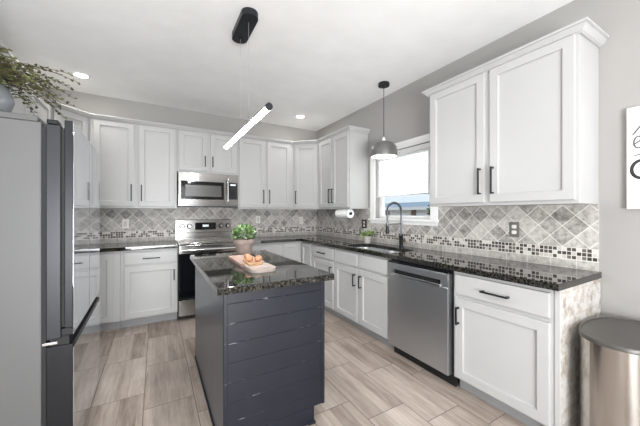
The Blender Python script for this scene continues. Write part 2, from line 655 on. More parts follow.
# tiled splash on the two kitchen walls (a slab 1 cm thick, bonded to its wall)
bk = MB().box(XL, XR - 0.01, YB - 0.01, YB, 0.9, 1.36).box(0.235, 1.005, YB - 0.01, YB, 1.36, 1.42)
bk.build('tile_splash', 'tile_backsplash', wb)
br_ = MB().box(XR - 0.01, XR, 0.688, 1.885, 0.9, 1.36).box(XR - 0.01, XR, 2.925, YB, 0.9, 1.36).box(XR - 0.01, XR, 1.885, 2.925, 0.9, 1.162)
br_.build('tile_splash', 'tile_backsplash', wr)

# window over the sink
win = MB()
CX = XR - 0.018
win.box(CX, XR, WY1, WY1 + 0.088, 1.2, WZ1 + 0.08, 0.003).box(CX, XR, WY0 - 0.088, WY0, 1.2, WZ1 + 0.08, 0.003)
win.box(CX, XR, WY0, WY1, WZ1, WZ1 + 0.08, 0.003)
win.box(XR - 0.045, XR + 0.02, WY0 - 0.1, WY1 + 0.1, 1.195, 1.22, 0.004).box(CX, XR, WY0 - 0.088, WY1 + 0.088, 1.158, 1.196, 0.003)
w1 = struct(win.build('window_1', 'trim_white'))
fr = MB()
X0, X1 = XR + 0.07, XR + 0.12
fr.box(X0, X1, WY0, WY0 + 0.05, WZ0, WZ1).box(X0, X1, WY1 - 0.05, WY1, WZ0, WZ1)
fr.box(X0, X1, WY0 + 0.05, WY1 - 0.05, WZ0, WZ0 + 0.045).box(X0, X1, WY0 + 0.05, WY1 - 0.05, WZ1 - 0.05, WZ1)
fr.build('window_frame', 'trim_white', w1)
MB().box(X0 + 0.02, X0 + 0.026, WY0 + 0.05, WY1 - 0.05, WZ0 + 0.045, WZ1 - 0.05).build('window_pane', 'window_glass', w1)

# ------------------------------------------------------------------ crown mouldings
CROWN = [(0.0, 2.350), (0.010, 2.350), (0.010, 2.357), (0.016, 2.359), (0.026, 2.370), (0.036, 2.384), (0.036, 2.388), (0.048, 2.390), (0.048, 2.404), (-0.03, 2.404), (-0.03, 2.3705), (0.0, 2.3705)]
tag(MB().sweep([(-0.921, 1.795), (-0.921, 3.80), (-0.649, 4.071), (1.865, 4.071), (2.166, 3.77), (2.166, 2.984), (2.469, 2.984)], CROWN).build('crown_moulding', 'cabinet_paint'),
    'white crown moulding running over the back wall cabinets round both corners', 'moulding')
tag(MB().sweep([(2.469, 1.751), (2.166, 1.751), (2.166, 0.686), (2.469, 0.686)], CROWN).build('crown_moulding', 'cabinet_paint'),
    'white crown moulding on top of the wall cabinet right of the window', 'moulding')

# ------------------------------------------------------------------ cabinets
def door_mb(x0, x1, z0, z1, y=0.0, t=0.02, fw=0.058, rec=0.012):
    b = MB()
    bm = b.bm
    def ring(ix, yy):
        return [bm.verts.new((px, yy, pz)) for px, pz in ((x0 + ix, z0 + ix), (x1 - ix, z0 + ix), (x1 - ix, z1 - ix), (x0 + ix, z1 - ix))]
    rs = [ring(0, y), ring(0, y - t + .003), ring(.003, y - t), ring(fw, y - t), ring(fw + .003, y - t + rec), ring(fw + .012, y - t + rec + 0.002)]
    for a, c in zip(rs, rs[1:]):
        for k in range(4):
            bm.faces.new((a[k], a[(k + 1) % 4], c[(k + 1) % 4], c[k]))
    bm.faces.new(rs[0][::-1]); bm.faces.new(rs[-1])
    return b
def vhandle(parent, x, z0, z1, y=-0.02):
    b = MB().box(x - .006, x + .006, y - .036, y - .026, z0, z1, 0.002)
    for z in (z0 + .008, z1 - .008):
        b.box(x - .0055, x + .0055, y - .028, y, z - .006, z + .006)
    return b.build('handle', 'black_metal', parent)
def hhandle(parent, x0, x1, z, y=-0.02):
    b = MB().box(x0, x1, y - .036, y - .026, z - .006, z + .006, 0.002)
    for x in (x0 + .008, x1 - .008):
        b.box(x - .006, x + .006, y - .028, y, z - .0055, z + .0055)
    return b.build('handle', 'black_metal', parent)
UZ0, UZ1 = 1.345, 2.37
def wall_cabinet(label, loc, rotz, w, doors, z0=UZ0, z1=UZ1, depth=0.33, hl=0.2, group='grey painted wall cabinets'):
    """doors: (x0, x1, handle side)"""
    t = thing('wall_cabinet', label, 'cabinet', (loc[0], loc[1], z0), rotz, group)
    MB().box(0, w, 0, depth, 0.002, z1 - z0, 0.0015).build('body', 'cabinet_paint', t)
    for x0, x1, side in doors:
        d = door_mb(x0, x1, 0.025, z1 - z0 - 0.017).build('door', 'cabinet_paint', t)
        if side:
            hx = x1 - .028 if side == 'r' else x0 + .028
            vhandle(d, hx, 0.085, 0.085 + hl)
    return t
YF, XF = 4.07, 2.165
# left wall run (facing +x)
wall_cabinet('short wall cabinet over the fridge behind the trailing plant', (-0.92, 1.80), R(90), 0.93, [(0.02, 0.455, 'r'), (0.475, 0.91, 'l')], z0=1.83, hl=0.14)
wall_cabinet('wall cabinet on the left wall between fridge top and back left corner', (-0.92, 2.735), R(90), 1.06, [(0.03, 0.51, 'r'), (0.54, 1.03, 'l')])
# back wall
wall_cabinet('two-door wall cabinet left of the microwave on the back wall', (-0.645, YF), 0, 0.88, [(0.035, 0.422, 'r'), (0.468, 0.852, 'l')])
wall_cabinet('short two-door wall cabinet directly above the microwave', (0.238, YF), 0, 0.768, [(0.02, 0.358, 'r'), (0.398, 0.74, 'l')], z0=1.82, hl=0.14)
wall_cabinet('two-door wall cabinet right of the microwave on the back wall', (1.009, YF), 0, 0.853, [(0.016, 0.39, 'r'), (0.425, 0.80, 'l')])
# right wall far
wall_cabinet('two-door wall cabinet left of the window above the paper towel roll', (XF, 3.767), R(-90), 0.781, [(0.02, 0.368, 'r'), (0.395, 0.765, 'l')], depth=0.303)
wall_cabinet('large two-door wall cabinet right of the window near the white sign', (XF, 1.749), R(-90), 1.061, [(0.02, 0.508, 'r'), (0.548, 1.045, 'l')], depth=0.303)
# the two diagonal corner cabinets
def corner_cabinet(label, pts, p0, p1, side):
    p0, p1 = Vector(p0), Vector(p1)
    t = thing('corner_cabinet', label, 'cabinet', (p0.x, p0.y, UZ0), 0, 'diagonal corner wall cabinets')
    MB().prism([(x - p0.x, y - p0.y) for x, y in pts], 0.002, UZ1 - UZ0).build('body', 'cabinet_paint', t)
    w = (p1 - p0).length
    d = door_mb(0.03, w - 0.03, 0.025, UZ1 - UZ0 - 0.017).build('door', 'cabinet_paint', t)
    d.rotation_euler = (0, 0, math.atan2(p1.y - p0.y, p1.x - p0.x))
    hx = w - .058 if side == 'r' else .058
    vhandle(d, hx, 0.085, 0.285)
e = 0.0015
corner_cabinet('diagonal corner wall cabinet at the left end of the back wall', [(-0.92, 3.797), (-0.647, YF), (-0.647, YB - e), (XL + e, YB - e), (XL + e, 3.797)], (-0.92, 3.797), (-0.647, YF), 'r')
corner_cabinet('diagonal corner wall cabinet in the corner left of the window', [(1.864, YF), (XF, 3.769), (XR - e, 3.769), (XR - e, YB - e), (1.864, YB - e)], (1.864, YF), (XF, 3.769), 'l')

def base_cabinet(name, label, loc, rotz, w, depth=0.58, group='grey painted base cabinets', hollow=False):
    t = thing(name, label, 'cabinet', (loc[0], loc[1], 0), rotz, group)
    if hollow:
        b = MB().box(0, .018, 0, depth, 0.1, 0.8755).box(w - .018, w, 0, depth, 0.1, 0.8755).box(.018, w - .018, 0, depth, 0.1, 0.118)
        b.box(.018, w - .018, 0, .018, .118, .125).box(.018, w - .018, 0, .0025, .67, .72).box(.018, w - .018, 0, .0025, .84, .8755).box(w / 2 - .05, w / 2 + .05, 0, .0025, .125, .67).box(w / 2 - .05, w / 2 + .05, 0, .0025, .72, .84)
        b.build('body', 'cabinet_paint', t)
    else:
        MB().box(0, w, 0, depth, 0.1, 0.8755, 0.0015).build('body', 'cabinet_paint', t)
    MB().box(0.001, w - .001, 0.07, 0.085, 0, 0.1).build('toe_kick', 'toe_kick_grey', t)
    return t
def bdoor(t, x0, x1, side, z0=0.115, z1=0.685, h=(0.5, 0.63)):
    d = door_mb(x0, x1, z0, z1).build('door', 'cabinet_paint', t)
    if side:
        vhandle(d, x1 - .03 if side == 'r' else x0 + .03, *h)
def bdrawer(t, x0, x1, z0=0.712, z1=0.85, handle=True):
    d = MB().box(x0, x1, -0.02, 0, z0, z1, 0.004).build('drawer', 'cabinet_paint', t)
    if handle:
        c = (x0 + x1) / 2
        hhandle(d, c - .085, c + .085, (z0 + z1) / 2 - .005)
BX, BY = 1.885, 3.81
t = base_cabinet('base_cabinet', 'base cabinet with one drawer above one door left of the range', (-0.338, BY), 0, 0.565)
bdrawer(t, 0.035, 0.555); bdoor(t, 0.035, 0.555, 'r')
t = base_cabinet('base_cabinet', 'base cabinet half hidden behind the island right of the range', (0.986, BY), 0, 0.572)
bdrawer(t, 0.03, 0.45); bdoor(t, 0.03, 0.45, 'l')
t = base_cabinet('base_cabinet', 'base cabinet with drawer above door between corner and sink', (BX, 3.487), R(-90), 0.58)
bdrawer(t, 0.04, 0.565); bdoor(t, 0.04, 0.565, 'r')
t = base_cabinet('base_cabinet', 'base cabinet with two false drawer fronts under the sink', (BX, 2.906), R(-90), 0.946, hollow=True)
for i, (a, b_, s) in enumerate(((0.03, 0.462, 'r'), (0.505, 0.928, 'l'))):
    MB().box(a, b_, -0.02, 0, 0.712, 0.85, 0.004).build('false_drawer', 'cabinet_paint', t)
    bdoor(t, a, b_, s)
t = base_cabinet('base_cabinet', 'end base cabinet with drawer and door beside the trash can', (BX, 1.309), R(-90), 0.612)
bdrawer(t, 0.02, 0.588); bdoor(t, 0.02, 0.588, 'l', h=(0.5, 0.625))
MB().box(0.6125, 0.631, -0.002, 0.58, 0.0, 0.8755, 0.003).build('end_panel', 'whitewashed_brick', t)['label'] = 'rough whitewashed brick-look end panel'
MB().box(0.606, 0.633, -0.006, 0.0, 0.0, 0.8755, 0.003).build('corner_post', 'cabinet_paint', t)
# lazy susan corner units
def susan(label, pts, toe, faces):
    t = thing('corner_base_cabinet', label, 'cabinet', (0, 0, 0), 0, 'corner base cabinets')
    MB().prism(pts, 0.1, 0.8755).build('body', 'cabinet_paint', t)
    MB().sweep(toe, [(0, 0), (0.015, 0), (0.015, 0.1), (0, 0.1)]).build('toe_kick', 'toe_kick_grey', t)
    for loc, rot, x0, x1 in faces:
        d = door_mb(x0, x1, 0.115, 0.85).build('door', 'cabinet_paint', t)
        d.location = (loc[0], loc[1], 0); d.rotation_euler = (0, 0, rot)
susan('corner base cabinet with two folding doors right of the range', [(1.56, BY), (BX, BY), (BX, 3.49), (XR - .002, 3.49), (XR - .002, YB - .002), (1.56, YB - .002)],
      [(1.561, BY + .085), (BX + .085, BY + .085), (BX + .085, 3.491)], [((1.56, BY), 0, 0.02, 0.285), ((BX, BY), R(-90), 0.03, 0.31)])
susan('corner base cabinet partly hidden behind the fridge on the left', [(XL + .002, 3.49), (-0.65, 3.49), (-0.65, BY), (-0.34, BY), (-0.34, YB - .002), (XL + .002, YB - .002)],
      [(-0.735, 3.491), (-0.735, BY + .085), (-0.341, BY + .085)], [((-0.65, BY), 0, 0.03, 0.255), ((-0.65, 3.49), R(90), 0.02, 0.29)])

# ------------------------------------------------------------------ worktops
CZ0, CZ1 = 0.876, 0.914
tag(MB().prism([(XL + .002, 3.45), (-0.605, 3.45), (-0.605, 3.765), (0.229, 3.765), (0.229, YB - .0105), (XL + .002, YB - .0105)], CZ0, CZ1).build('worktop', 'granite'),
    'dark speckled granite worktop left of the range', 'worktop')
hole = rrect(1.902, 2.265, 1.965, 2.75, 0.10)
w = MB().prism([(0.983, 3.765), (1.842, 3.765), (1.842, 0.672), (XR - .0105, 0.672), (XR - .0105, YB - .0105), (0.983, YB - .0105)], CZ0, CZ1, hole)
tag(w.build('worktop', 'granite'), 'long dark granite worktop round the corner under the window with the sink', 'worktop')
# sink
t = thing('kitchen_sink', 'undermounted stainless double-bowl sink in the worktop under the window', 'sink', (2.10, 2.265, 0.70))
def bowl(x0, x1, y0, y1, z0, z1):
    b = MB()
    L = [rrect(x0, x1, y0, y1, 0.07), rrect(x0 + .015, x1 - .015, y0 + .015, y1 - .015, 0.07), rrect(x0 + .03, x1 - .03, y0 + .03, y1 - .03, .06)]
    zz = [z1, z0 + .02, z0]
    rings = [[b.bm.verts.new((p[0] - 2.10, p[1] - 2.265, z - 0.70)) for p in l] for l, z in zip(L, zz)]
    n = len(rings[0])
    for a, c in zip(rings, rings[1:]):
        for i in range(n):
            b.bm.faces.new((a[i], a[(i + 1) % n], c[(i + 1) % n], c[i]))
    b.bm.faces.new(rings[-1])
    return b
bowl(1.898, 2.268, 2.355, 2.755, 0.69, 0.8755).build('bowl', 'sink_steel', t, True)
bowl(1.898, 2.268, 1.96, 2.335, 0.72, 0.8755).build('bowl', 'sink_steel', t, True)
MB().box(1.88 - 2.1, 2.265 - 2.1, .070, .090, .125, .165, 0.004).build('divider', 'sink_steel', t)
for yy, zz in ((2.545, 0.6905), (2.15, 0.7205)):
    MB().cyl((0, yy - 2.265, zz - .70), (0, yy - 2.265, zz - .696), 0.04, n=24).build('drain', 'chrome', t)

# ------------------------------------------------------------------ kitchen island
t = thing('kitchen_island', 'navy shiplap kitchen island with dark granite top in the middle', 'island', (0.61, 2.13, 0))
ox, oy = -0.61, -2.13
ix0, ix1, iy0, iy1 = 0.305, 0.918, 1.535, 2.755
b = MB().box(ix0 + .003 + ox, ix1 + ox - 0.001, iy0 + .012 + oy, iy1 + oy, 0.1, CZ0 - .0005)
b.build('body', 'navy_side', t)
b = MB()
zs = [0.0 + 0.286 - 0.105 * 2 - .001 + 0.105 * k for k in range(0, 9)]
edges = [0.1] + [z for z in zs if 0.12 < z < 0.86] + [CZ0 - .0005]
for a, c in zip(edges, edges[1:]):
    b.box(ix0 + 0.02 + ox, ix1 - 0.02 + ox, iy0 + oy, iy0 + .013 + oy, a + .0005, c - .0005, 0.0012, 1)
b.box(ix0 + ox + .02, 0.845 + ox, iy0 + oy, iy0 + .013 + oy, 0.001, 0.099, 0.002)
b.build('shiplap_front', 'navy_paint', t)
b = MB().box(ix0 + ox, ix0 + .021 + ox, iy0 - .004 + oy, iy0 + .013 + oy, 0.0, CZ0 - .0005, 0.002)
b.build('corner_trim', 'navy_paint', t)
MB().box(ix1 - .021 + ox, ix1 + ox, iy0 - .004 + oy, iy0 + .013 + oy, 0.1, CZ0 - .0005, 0.002).build('corner_trim', 'navy_paint', t)
MB().box(ix0 + ox, ix0 + .003 + ox, iy0 + .013 + oy, iy1 + oy, 0.0, CZ0 - .0005).build('side_panel', 'navy_side', t)
MB().box(ix0 - .008 + ox, ix0 + ox, iy0 + .0135 + oy, iy1 + oy, 0.0, 0.018, .003).build('shoe_trim', 'navy_paint', t)
MB().box(ix0 + .004 + ox, 0.845 + ox, iy0 + .03 + oy, iy1 - .01 + oy, 0.0, 0.1).build('plinth', 'dark_gap', t)
MB().box(0.80 + ox, 0.85 + ox, iy0 - .012 + oy, iy0 + oy - .0005, 0.0, 0.018, .003).build('shoe_trim', 'navy_paint', t)
for y0, y1, s in ((1.57, 2.14, 1), (2.16, 2.73, -1)):
    d = door_mb(0, y1 - y0, 0.115, 0.85).build('door', 'navy_side', t)
    d.location = (ix1 + ox, y0 + oy, 0); d.rotation_euler = (0, 0, R(90))
    vhandle(d, (y1 - y0) - .03 if s == 1 else .03, 0.62, 0.75)
MB().box(0.265 + ox, 0.958 + ox, 1.478 + oy, 2.785 + oy, CZ0, CZ1, 0.004).build('island_top', 'granite', t)

# ------------------------------------------------------------------ refrigerator (turned a touch, doors towards +x)
FR = thing('refrigerator', 'tall dark stainless fridge with grey side and mirror-like doors', 'refrigerator', (-0.80, 2.24, 0), R(1.3))
fx, fy = 0.785, -2.24
y0, y1 = 1.79, 2.69
MB().box(-1.17 + fx, -0.457 + fx, y0 + fy, y1 + fy, 0.03, 1.715, 0.006).build('case', 'fridge_side_grey', FR)
MB().box(-1.17 + fx, -0.470 + fx, y0 + .001 + fy, y1 - .001 + fy, 1.7155, 1.742, 0.004).build('top_cap', 'fridge_cap', FR)
MB().box(-1.12 + fx, -0.42 + fx, y0 + .03 + fy, y1 - .03 + fy, 0.0, 0.03).build('plinth', 'dark_gap', FR)
MB().box(-0.457 + fx, -0.442 + fx, y0 + .008 + fy, y1 - .008 + fy, 0.06, 1.70).build('gasket', 'dark_gap', FR)
ym = (y0 + y1) / 2
for a, c, s in ((y0, ym - .003, 0), (ym + .003, y1, 1)):
    d = MB().box(-0.442 + fx, -0.388 + fx, a + fy, c + fy, 0.69, 1.71, 0.004).build('door', 'fridge_edge', FR)
    MB().box(-0.388 + fx, -0.376 + fx, a + .008 + fy, c - .008 + fy, 0.74, 1.70).build('door_gasket', 'dark_gap', d)
    b = MB().box(-0.376 + fx, -0.3445 + fx, a + fy, c + fy, 0.735, 1.738, 0.003)
    b.box(-0.388 + fx, -0.3445 + fx, a + fy, c + fy, 0.70, 0.735, 0.003)
    o = b.build('outer_door', 'fridge_edge_dark', d)
    MB().box(-0.3445 + fx, -0.342 + fx, a + .002 + fy, c - .002 + fy, 0.70, 1.736, 0.0008).build('door_skin', 'fridge_front', d)
    MB().box(-0.442 + fx, -0.40 + fx, (a + .01 if not s else c - .07) + fy, (a + .07 if not s else c - .01) + fy, 1.715, 1.735, .004).build('hinge_cover', 'fridge_edge_dark', d)
d = MB().box(-0.442 + fx, -0.3445 + fx, y0 + fy, y1 + fy, 0.06, 0.655, 0.004).build('freezer_drawer', 'fridge_edge_dark', FR)
MB().box(-0.3445 + fx, -0.342 + fx, y0 + .002 + fy, y1 - .002 + fy, 0.062, 0.635, .0008).build('drawer_skin', 'fridge_front', d)
MB().box(-0.43 + fx, -0.36 + fx, y0 + .01 + fy, y1 - .01 + fy, 0.655, 0.70).build('handle_recess', 'dark_gap', FR)
MB().box(-0.455 + fx, -0.40 + fx, y0 - .001 + fy, y0 + .03 + fy, 0.666, 0.678, .002).build('hinge', 'chrome', FR)

# ------------------------------------------------------------------ range
t = thing('range', 'stainless freestanding electric range with backguard between the base cabinets', 'range', (0.606, 4.05, 0))
ox, oy = -0.606, -4.05
rx0, rx1 = 0.235, 0.977
def rb(x0, x1, y0_, y1_, z0, z1, bev=0.0): return MB().box(x0 + ox, x1 + ox, y0_ + oy, y1_ + oy, z0, z1, bev)
rb(rx0, rx1, 3.795, 4.385, 0.03, 0.905).build('body', 'dark_gap', t)
rb(rx0, rx1, 3.745, 4.33, 0.905, 0.925, 0.004).build('cooktop', 'cooktop_glass', t)
o = rb(rx0 + .03, rx1 - .03, 3.80, 4.30, 0.925, 0.9275).build('glass_top', 'cooktop_glass', t)
d = rb(rx0, rx1, 3.755, 3.795, 0.262, 0.80, 0.004).build('oven_door', 'black_glass', t)
rb(rx0, rx1, 3.750, 3.795, 0.80, 0.90, 0.004).build('door_top_band', 'stainless', t)
hb = MB().cyl((rx0 + .03 + ox, 3.705 + oy, 0.845), (rx1 - .03 + ox, 3.705 + oy, 0.845), 0.014, n=16)
for x in (rx0 + .06, rx1 - .06):
    hb.box(x - .012 + ox, x + .012 + ox, 3.705 + oy, 3.752 + oy, 0.835, 0.855)
hb.build('handle', 'chrome', t, True)
rb(rx0, rx1, 3.755, 3.795, 0.055, 0.245, 0.004).build('drawer', 'stainless', t)
bgd = MB().prism([(0, 0)] * 0 or [(4.33 + oy, 0.925), (4.388 + oy, 0.925), (4.388 + oy, 1.195), (4.35 + oy, 1.195), (4.345 + oy, 1.19)], rx0 + ox, rx1 + ox)
bmesh.ops.transform(bgd.bm, matrix=Matrix(((0, 0, 1, 0), (1, 0, 0, 0), (0, 1, 0, 0), (0, 0, 0, 1))), verts=bgd.bm.verts)
bo = bgd.build('backguard', 'stainless', t)
for z in (1.016, 0.953):
    MB().box(rx0 + ox, rx1 + ox, 4.3285 + oy, 4.3302 + oy, z - .002, z + .002).build('seam', 'dark_gap', bo)
MB().box(rx0 + ox, rx1 + ox, 3.752 + oy, 3.80 + oy, .8995, .9055).build('seam', 'dark_gap', t)
MB().box(-.13, .15, 4.326 + oy, 4.34 + oy, 1.055, 1.155, .002).build('display', 'black_glass', t)
MB().box(-.03, .05, 4.3250 + oy, 4.3262 + oy, 1.095, 1.125).build('digits', 'display_digits', t)
for x in (0.312, 0.407, 0.83, 0.925):
    k_ = MB().cyl((x + ox, 4.331 + oy, 1.105), (x + ox, 4.305 + oy, 1.105), 0.022, 0.019, 20).build('knob', 'chrome', t, True)
    MB().cyl((x + ox, 4.345 + oy, 1.105), (x + ox, 4.3315 + oy, 1.105), 0.033, 0.033, 24).build('knob_shade_ring', 'dark_gap', k_, True)  # dark ring standing in for the shadow around each knob
for x, y, r in ((0.42, 3.92, .11), (0.80, 3.92, .09), (0.42, 4.17, .08), (0.80, 4.17, .10)):
    b = MB().lathe([(r - .004, 0.9276), (r - .004, 0.9281), (r, 0.9281), (r, 0.9276)], (x + ox, y + oy, 0), 40)
    b.build('burner_ring', 'toe_kick_grey', t)

# ------------------------------------------------------------------ microwave
t = thing('microwave', 'stainless over-the-range microwave with black window above the range', 'microwave', (0.617, 4.19, 1.38))
ox, oy, oz = -0.617, -4.19, -1.38
def mb(x0, x1, a, c, z0, z1, bev=0.0): return MB().box(x0 + ox, x1 + ox, a + oy, c + oy, z0 + oz, z1 + oz, bev)
mb(0.245, 0.989, 4.02, 4.389, 1.38, 1.816).build('body', 'stainless_dark', t)
d = mb(0.245, 0.852, 3.99, 4.02, 1.39, 1.812, 0.004).build('door', 'stainless', t)
g = mb(0.275, 0.80, 3.986, 3.9905, 1.468, 1.702, 0.001).build('window', 'black_glass', d)
mb(0.325, 0.765, 3.9845, 3.9865, 1.505, 1.652).build('window_mesh', 'mesh_grey', d)
b = MB().cyl((0.845 + ox, 3.955 + oy, 1.44 + oz), (0.845 + ox, 3.955 + oy, 1.765 + oz), 0.012, n=14)
for z in (1.46, 1.745):
    b.box(0.838 + ox, 0.852 + ox, 3.955 + oy, 3.992 + oy, z - .01 + oz, z + .01 + oz)
b.build('handle', 'chrome', d, True)
p = mb(0.855, 0.989, 3.99, 4.02, 1.39, 1.812, 0.004).build('control_panel', 'stainless', t)
mb(0.866, 0.980, 3.986, 3.9905, 1.475, 1.702, 0.001).build('keypad', 'black_glass', p)
mb(0.885, 0.955, 3.985, 3.9862, 1.662, 1.684).build('display', 'display_digits', p)
b = MB()
for r_ in range(5):
    for c_ in range(3):
        b.box(0.882 + c_ * .03 + ox, 0.90 + c_ * .03 + ox, 3.9852 + oy, 3.9862 + oy, 1.49 + r_ * .032 + oz, 1.503 + r_ * .032 + oz)
b.build('buttons', 'fridge_edge', p)
mb(0.26, 0.975, 4.0, 4.38, 1.372, 1.38).build('vent_grille', 'dark_gap', t)

# ------------------------------------------------------------------ dishwasher
t = thing('dishwasher', 'stainless dishwasher with pocket handle between sink and end cabinet', 'dishwasher', (1.885, 1.956, 0), R(-90))
W = 0.638
MB().box(0, W, 0.01, 0.57, 0.10, 0.872).build('tub', 'dark_gap', t)
d = MB().box(0.012, W - .012, -0.04, 0.01, 0.10, 0.742, 0.004)
d.box(0.012, W - .012, -0.04, 0.01, 0.788, 0.842, 0.004).box(0.012, 0.065, -0.0398, 0.01, 0.742, 0.788).box(W - .075, W - .012, -0.0398, 0.01, 0.742, 0.788)
d = d.build('door', 'stainless_dark', t)
MB().box(0.065, W - .075, -0.012, -0.006, 0.742, 0.788).build('pocket', 'dark_gap', d)
MB().box(0.060, W - .07, -0.052, -0.030, 0.733, 0.758, 0.004).build('pocket_handle', 'chrome', d)
MB().box(0.012, W - .012, -0.036, 0.0, 0.844, 0.862, .002).build('control_strip', 'black_glass', d)
MB().box(0.005, W - .005, 0.04, 0.06, 0.0, 0.10).build('toe_kick', 'dark_gap', t)

# ------------------------------------------------------------------ ceiling lights
def downlight(x, y, label, power):
    t = thing('recessed_light', label, 'light', (x, y, H), 0, 'recessed ceiling lights')
    MB().lathe([(.058, -.001), (.06, -.006), (.078, -.004), (.082, -.0005)], n=40).build('trim_ring', 'white_plastic', t, True)
    MB().cyl((0, 0, -.004), (0, 0, -.001), 0.059, n=36).build('lens', 'downlight_lens', t)
    l = bpy.data.lights.new('lamp', 'AREA'); l.shape = 'DISK'; l.size = 0.11; l.energy = power; l.color = (1, .96, .9)
    lo = bpy.data.objects.new('lamp', l); col.objects.link(lo); lo.parent = t; lo.location = (0, 0, -.012)
downlight(-0.68, 3.85, 'round recessed ceiling light above the left back corner by the plant', 3.5)
downlight(1.88, 3.85, 'round recessed ceiling light near the far right ceiling corner', 3.5)

# linear LED pendant over the island
t = thing('linear_pendant', 'slim linear LED pendant hanging on two wires over the island', 'pendant light', (0.589, 2.18, H))
b = MB().prism(rrect(-.06, .06, -.20, .20, .058, 8), -.045, -.0005)
b.build('canopy', 'black_metal', t)
for y in (-.115, .115):
    MB().cyl((0, y, -.058), (0, y, -.045), 0.008, n=12).build('cable_grip', 'dark_gap', t)
    MB().cyl((0, y, -.79), (0, y, -.058), 0.0011, n=6).build('wire', 'toe_kick_grey', t)
zc = -.81
def arc_prof(a0, a1, r, n=14):
    return [(r * math.cos(R(a0 + (a1 - a0) * k / n)), r * math.sin(R(a0 + (a1 - a0) * k / n))) for k in range(n + 1)]
def bar(prof, ya, yb):
    b = MB()
    A = [b.bm.verts.new((x, ya, z + zc)) for x, z in prof]; B = [b.bm.verts.new((x, yb, z + zc)) for x, z in prof]
    n = len(prof)
    for k in range(n):
        b.bm.faces.new((A[k], A[(k + 1) % n], B[(k + 1) % n], B[k]))
    b.bm.faces.new(A[::-1]); b.bm.faces.new(B)
    return b
bar(arc_prof(-5, 185, .021), -.545, .665).build('housing', 'black_metal', t, True)
bar(arc_prof(185, 355, .0195), -.535, .655).build('diffuser', 'led_lens', t, True)
for a, c in ((-.555, -.535), (.655, .675)):
    MB().cyl((0, a, zc), (0, c, zc), .0215, n=24).build('end_cap', 'black_metal', t, True)

# dome pendant over the sink
t = thing('dome_pendant', 'grey dome pendant light hanging on a cord before the window', 'pendant light', (2.21, 2.40, H))
MB().cyl((0, 0, -.03), (0, 0, -.0005), .062, .062, 32).build('canopy', 'black_metal', t, True)
MB().cyl((0, 0, -.60), (0, 0, -.03), .0035, n=8).build('cord', 'black_metal', t)
MB().lathe([(0, -.655), (.022, -.655), (.016, -.62), (.007, -.605), (.006, -.598), (0, -.598)], n=20).build('socket_cap', 'white_plastic', t, True)
MB().lathe([(.146, -.822), (.149, -.80), (.148, -.765), (.138, -.715), (.110, -.675), (.070, -.656), (.0, -.650), (.0, -.654), (.068, -.660), (.107, -.679), (.135, -.718), (.145, -.766), (.1455, -.80), (.1425, -.822), (.146, -.822)], n=48).build('lamp_shade', 'shade_grey', t, True)
MB().lathe([(0, -.828), (.09, -.826), (.141, -.818), (.141, -.812), (0, -.812)], n=40).build('diffuser', 'pendant_lens', t, True)

# ------------------------------------------------------------------ faucet and sink things
t = thing('kitchen_faucet', 'tall black pull-down faucet arching over the sink', 'faucet', (2.375, 2.30, CZ1))
MB().lathe([(0, 0), (.027, 0), (.027, .008), (.021, .012), (.021, .10), (.024, .104), (.024, .125), (.014, .13), (0, .13)], n=24).build('base', 'black_metal', t, True)
dirv = Vector((-0.98, 0.05)).normalized()
pts = []
for k in range(8): pts.append((0, 0, 0.12 + (0.395 - 0.12) * k / 7))
rr = 0.098
for k in range(1, 25):
    a = PI * k / 24
    q = rr * (1 - math.cos(a))
    pts.append((dirv.x * q, dirv.y * q, 0.395 + rr * 0.95 * math.sin(a)))
hx, hy = dirv.x * 2 * rr, dirv.y * 2 * rr
pts.append((hx, hy, 0.32)); pts.append((hx, hy, 0.235))
MB().tube(pts, 0.0085, 10).build('spout', 'gunmetal', t, True)
coil = []
N = 520
L = []
P = [Vector(p) for p in pts[4:]]
for i in range(N + 1):
    f = i / N * (len(P) - 1); k = min(int(f), len(P) - 2); p = P[k].lerp(P[k + 1], f - k)
    tg = (P[k + 1] - P[k]).normalized(); s = tg.cross(Vector((0, 1, 0))).normalized(); bb = tg.cross(s)
    a = i / N * 2 * PI * 46
    coil.append(p + (s * math.cos(a) + bb * math.sin(a)) * .0115)
MB().tube(coil, 0.0022, 5).build('spring', 'gunmetal', t, True)
MB().lathe([(0, 0), (.021, 0), (.022, .012), (.016, .075), (.012, .10), (0, .10)], (hx, hy, .155), 20).build('spray_head', 'black_metal', t, True)
MB().box(hx, 0, -.004 + hy * .5, .005 + hy * .5, .25, .26).cyl((hx, hy, .243), (hx, hy, .267), .017, n=16).cyl((0, 0, .243), (0, 0, .267), .014, n=16).build('dock_arm', 'gunmetal', t)
b = MB().cyl((0, -.02, .065), (0, -.055, .07), .012, n=14).cyl((0, -.05, .07), (-.03, -.085, .10), .006, n=10)
b.build('lever', 'bronze', t, True)['label'] = 'bronze-toned lever'

def small_leaves(mb_, c, r, n, l, w, rng, zmin=-0.3, sq=1.0):
    for _ in range(n):
        a = rng.uniform(0, 2 * PI); z = rng.uniform(zmin, 1); s = math.sqrt(max(0, 1 - z * z))
        d = Vector((s * math.cos(a), s * math.sin(a), z)); k = rng.uniform(.55, 1.0)
        p = Vector(c) + Vector((d.x * r * k, d.y * r * k, d.z * r * k * sq))
        dd = (d + Vector((rng.uniform(-.8, .8), rng.uniform(-.8, .8), rng.uniform(-.4, .8)))).normalized()
        mb_.leaf(p, dd, (rng.uniform(-1, 1), rng.uniform(-1, 1), 1), l * rng.uniform(.7, 1.2), w * rng.uniform(.7, 1.2))

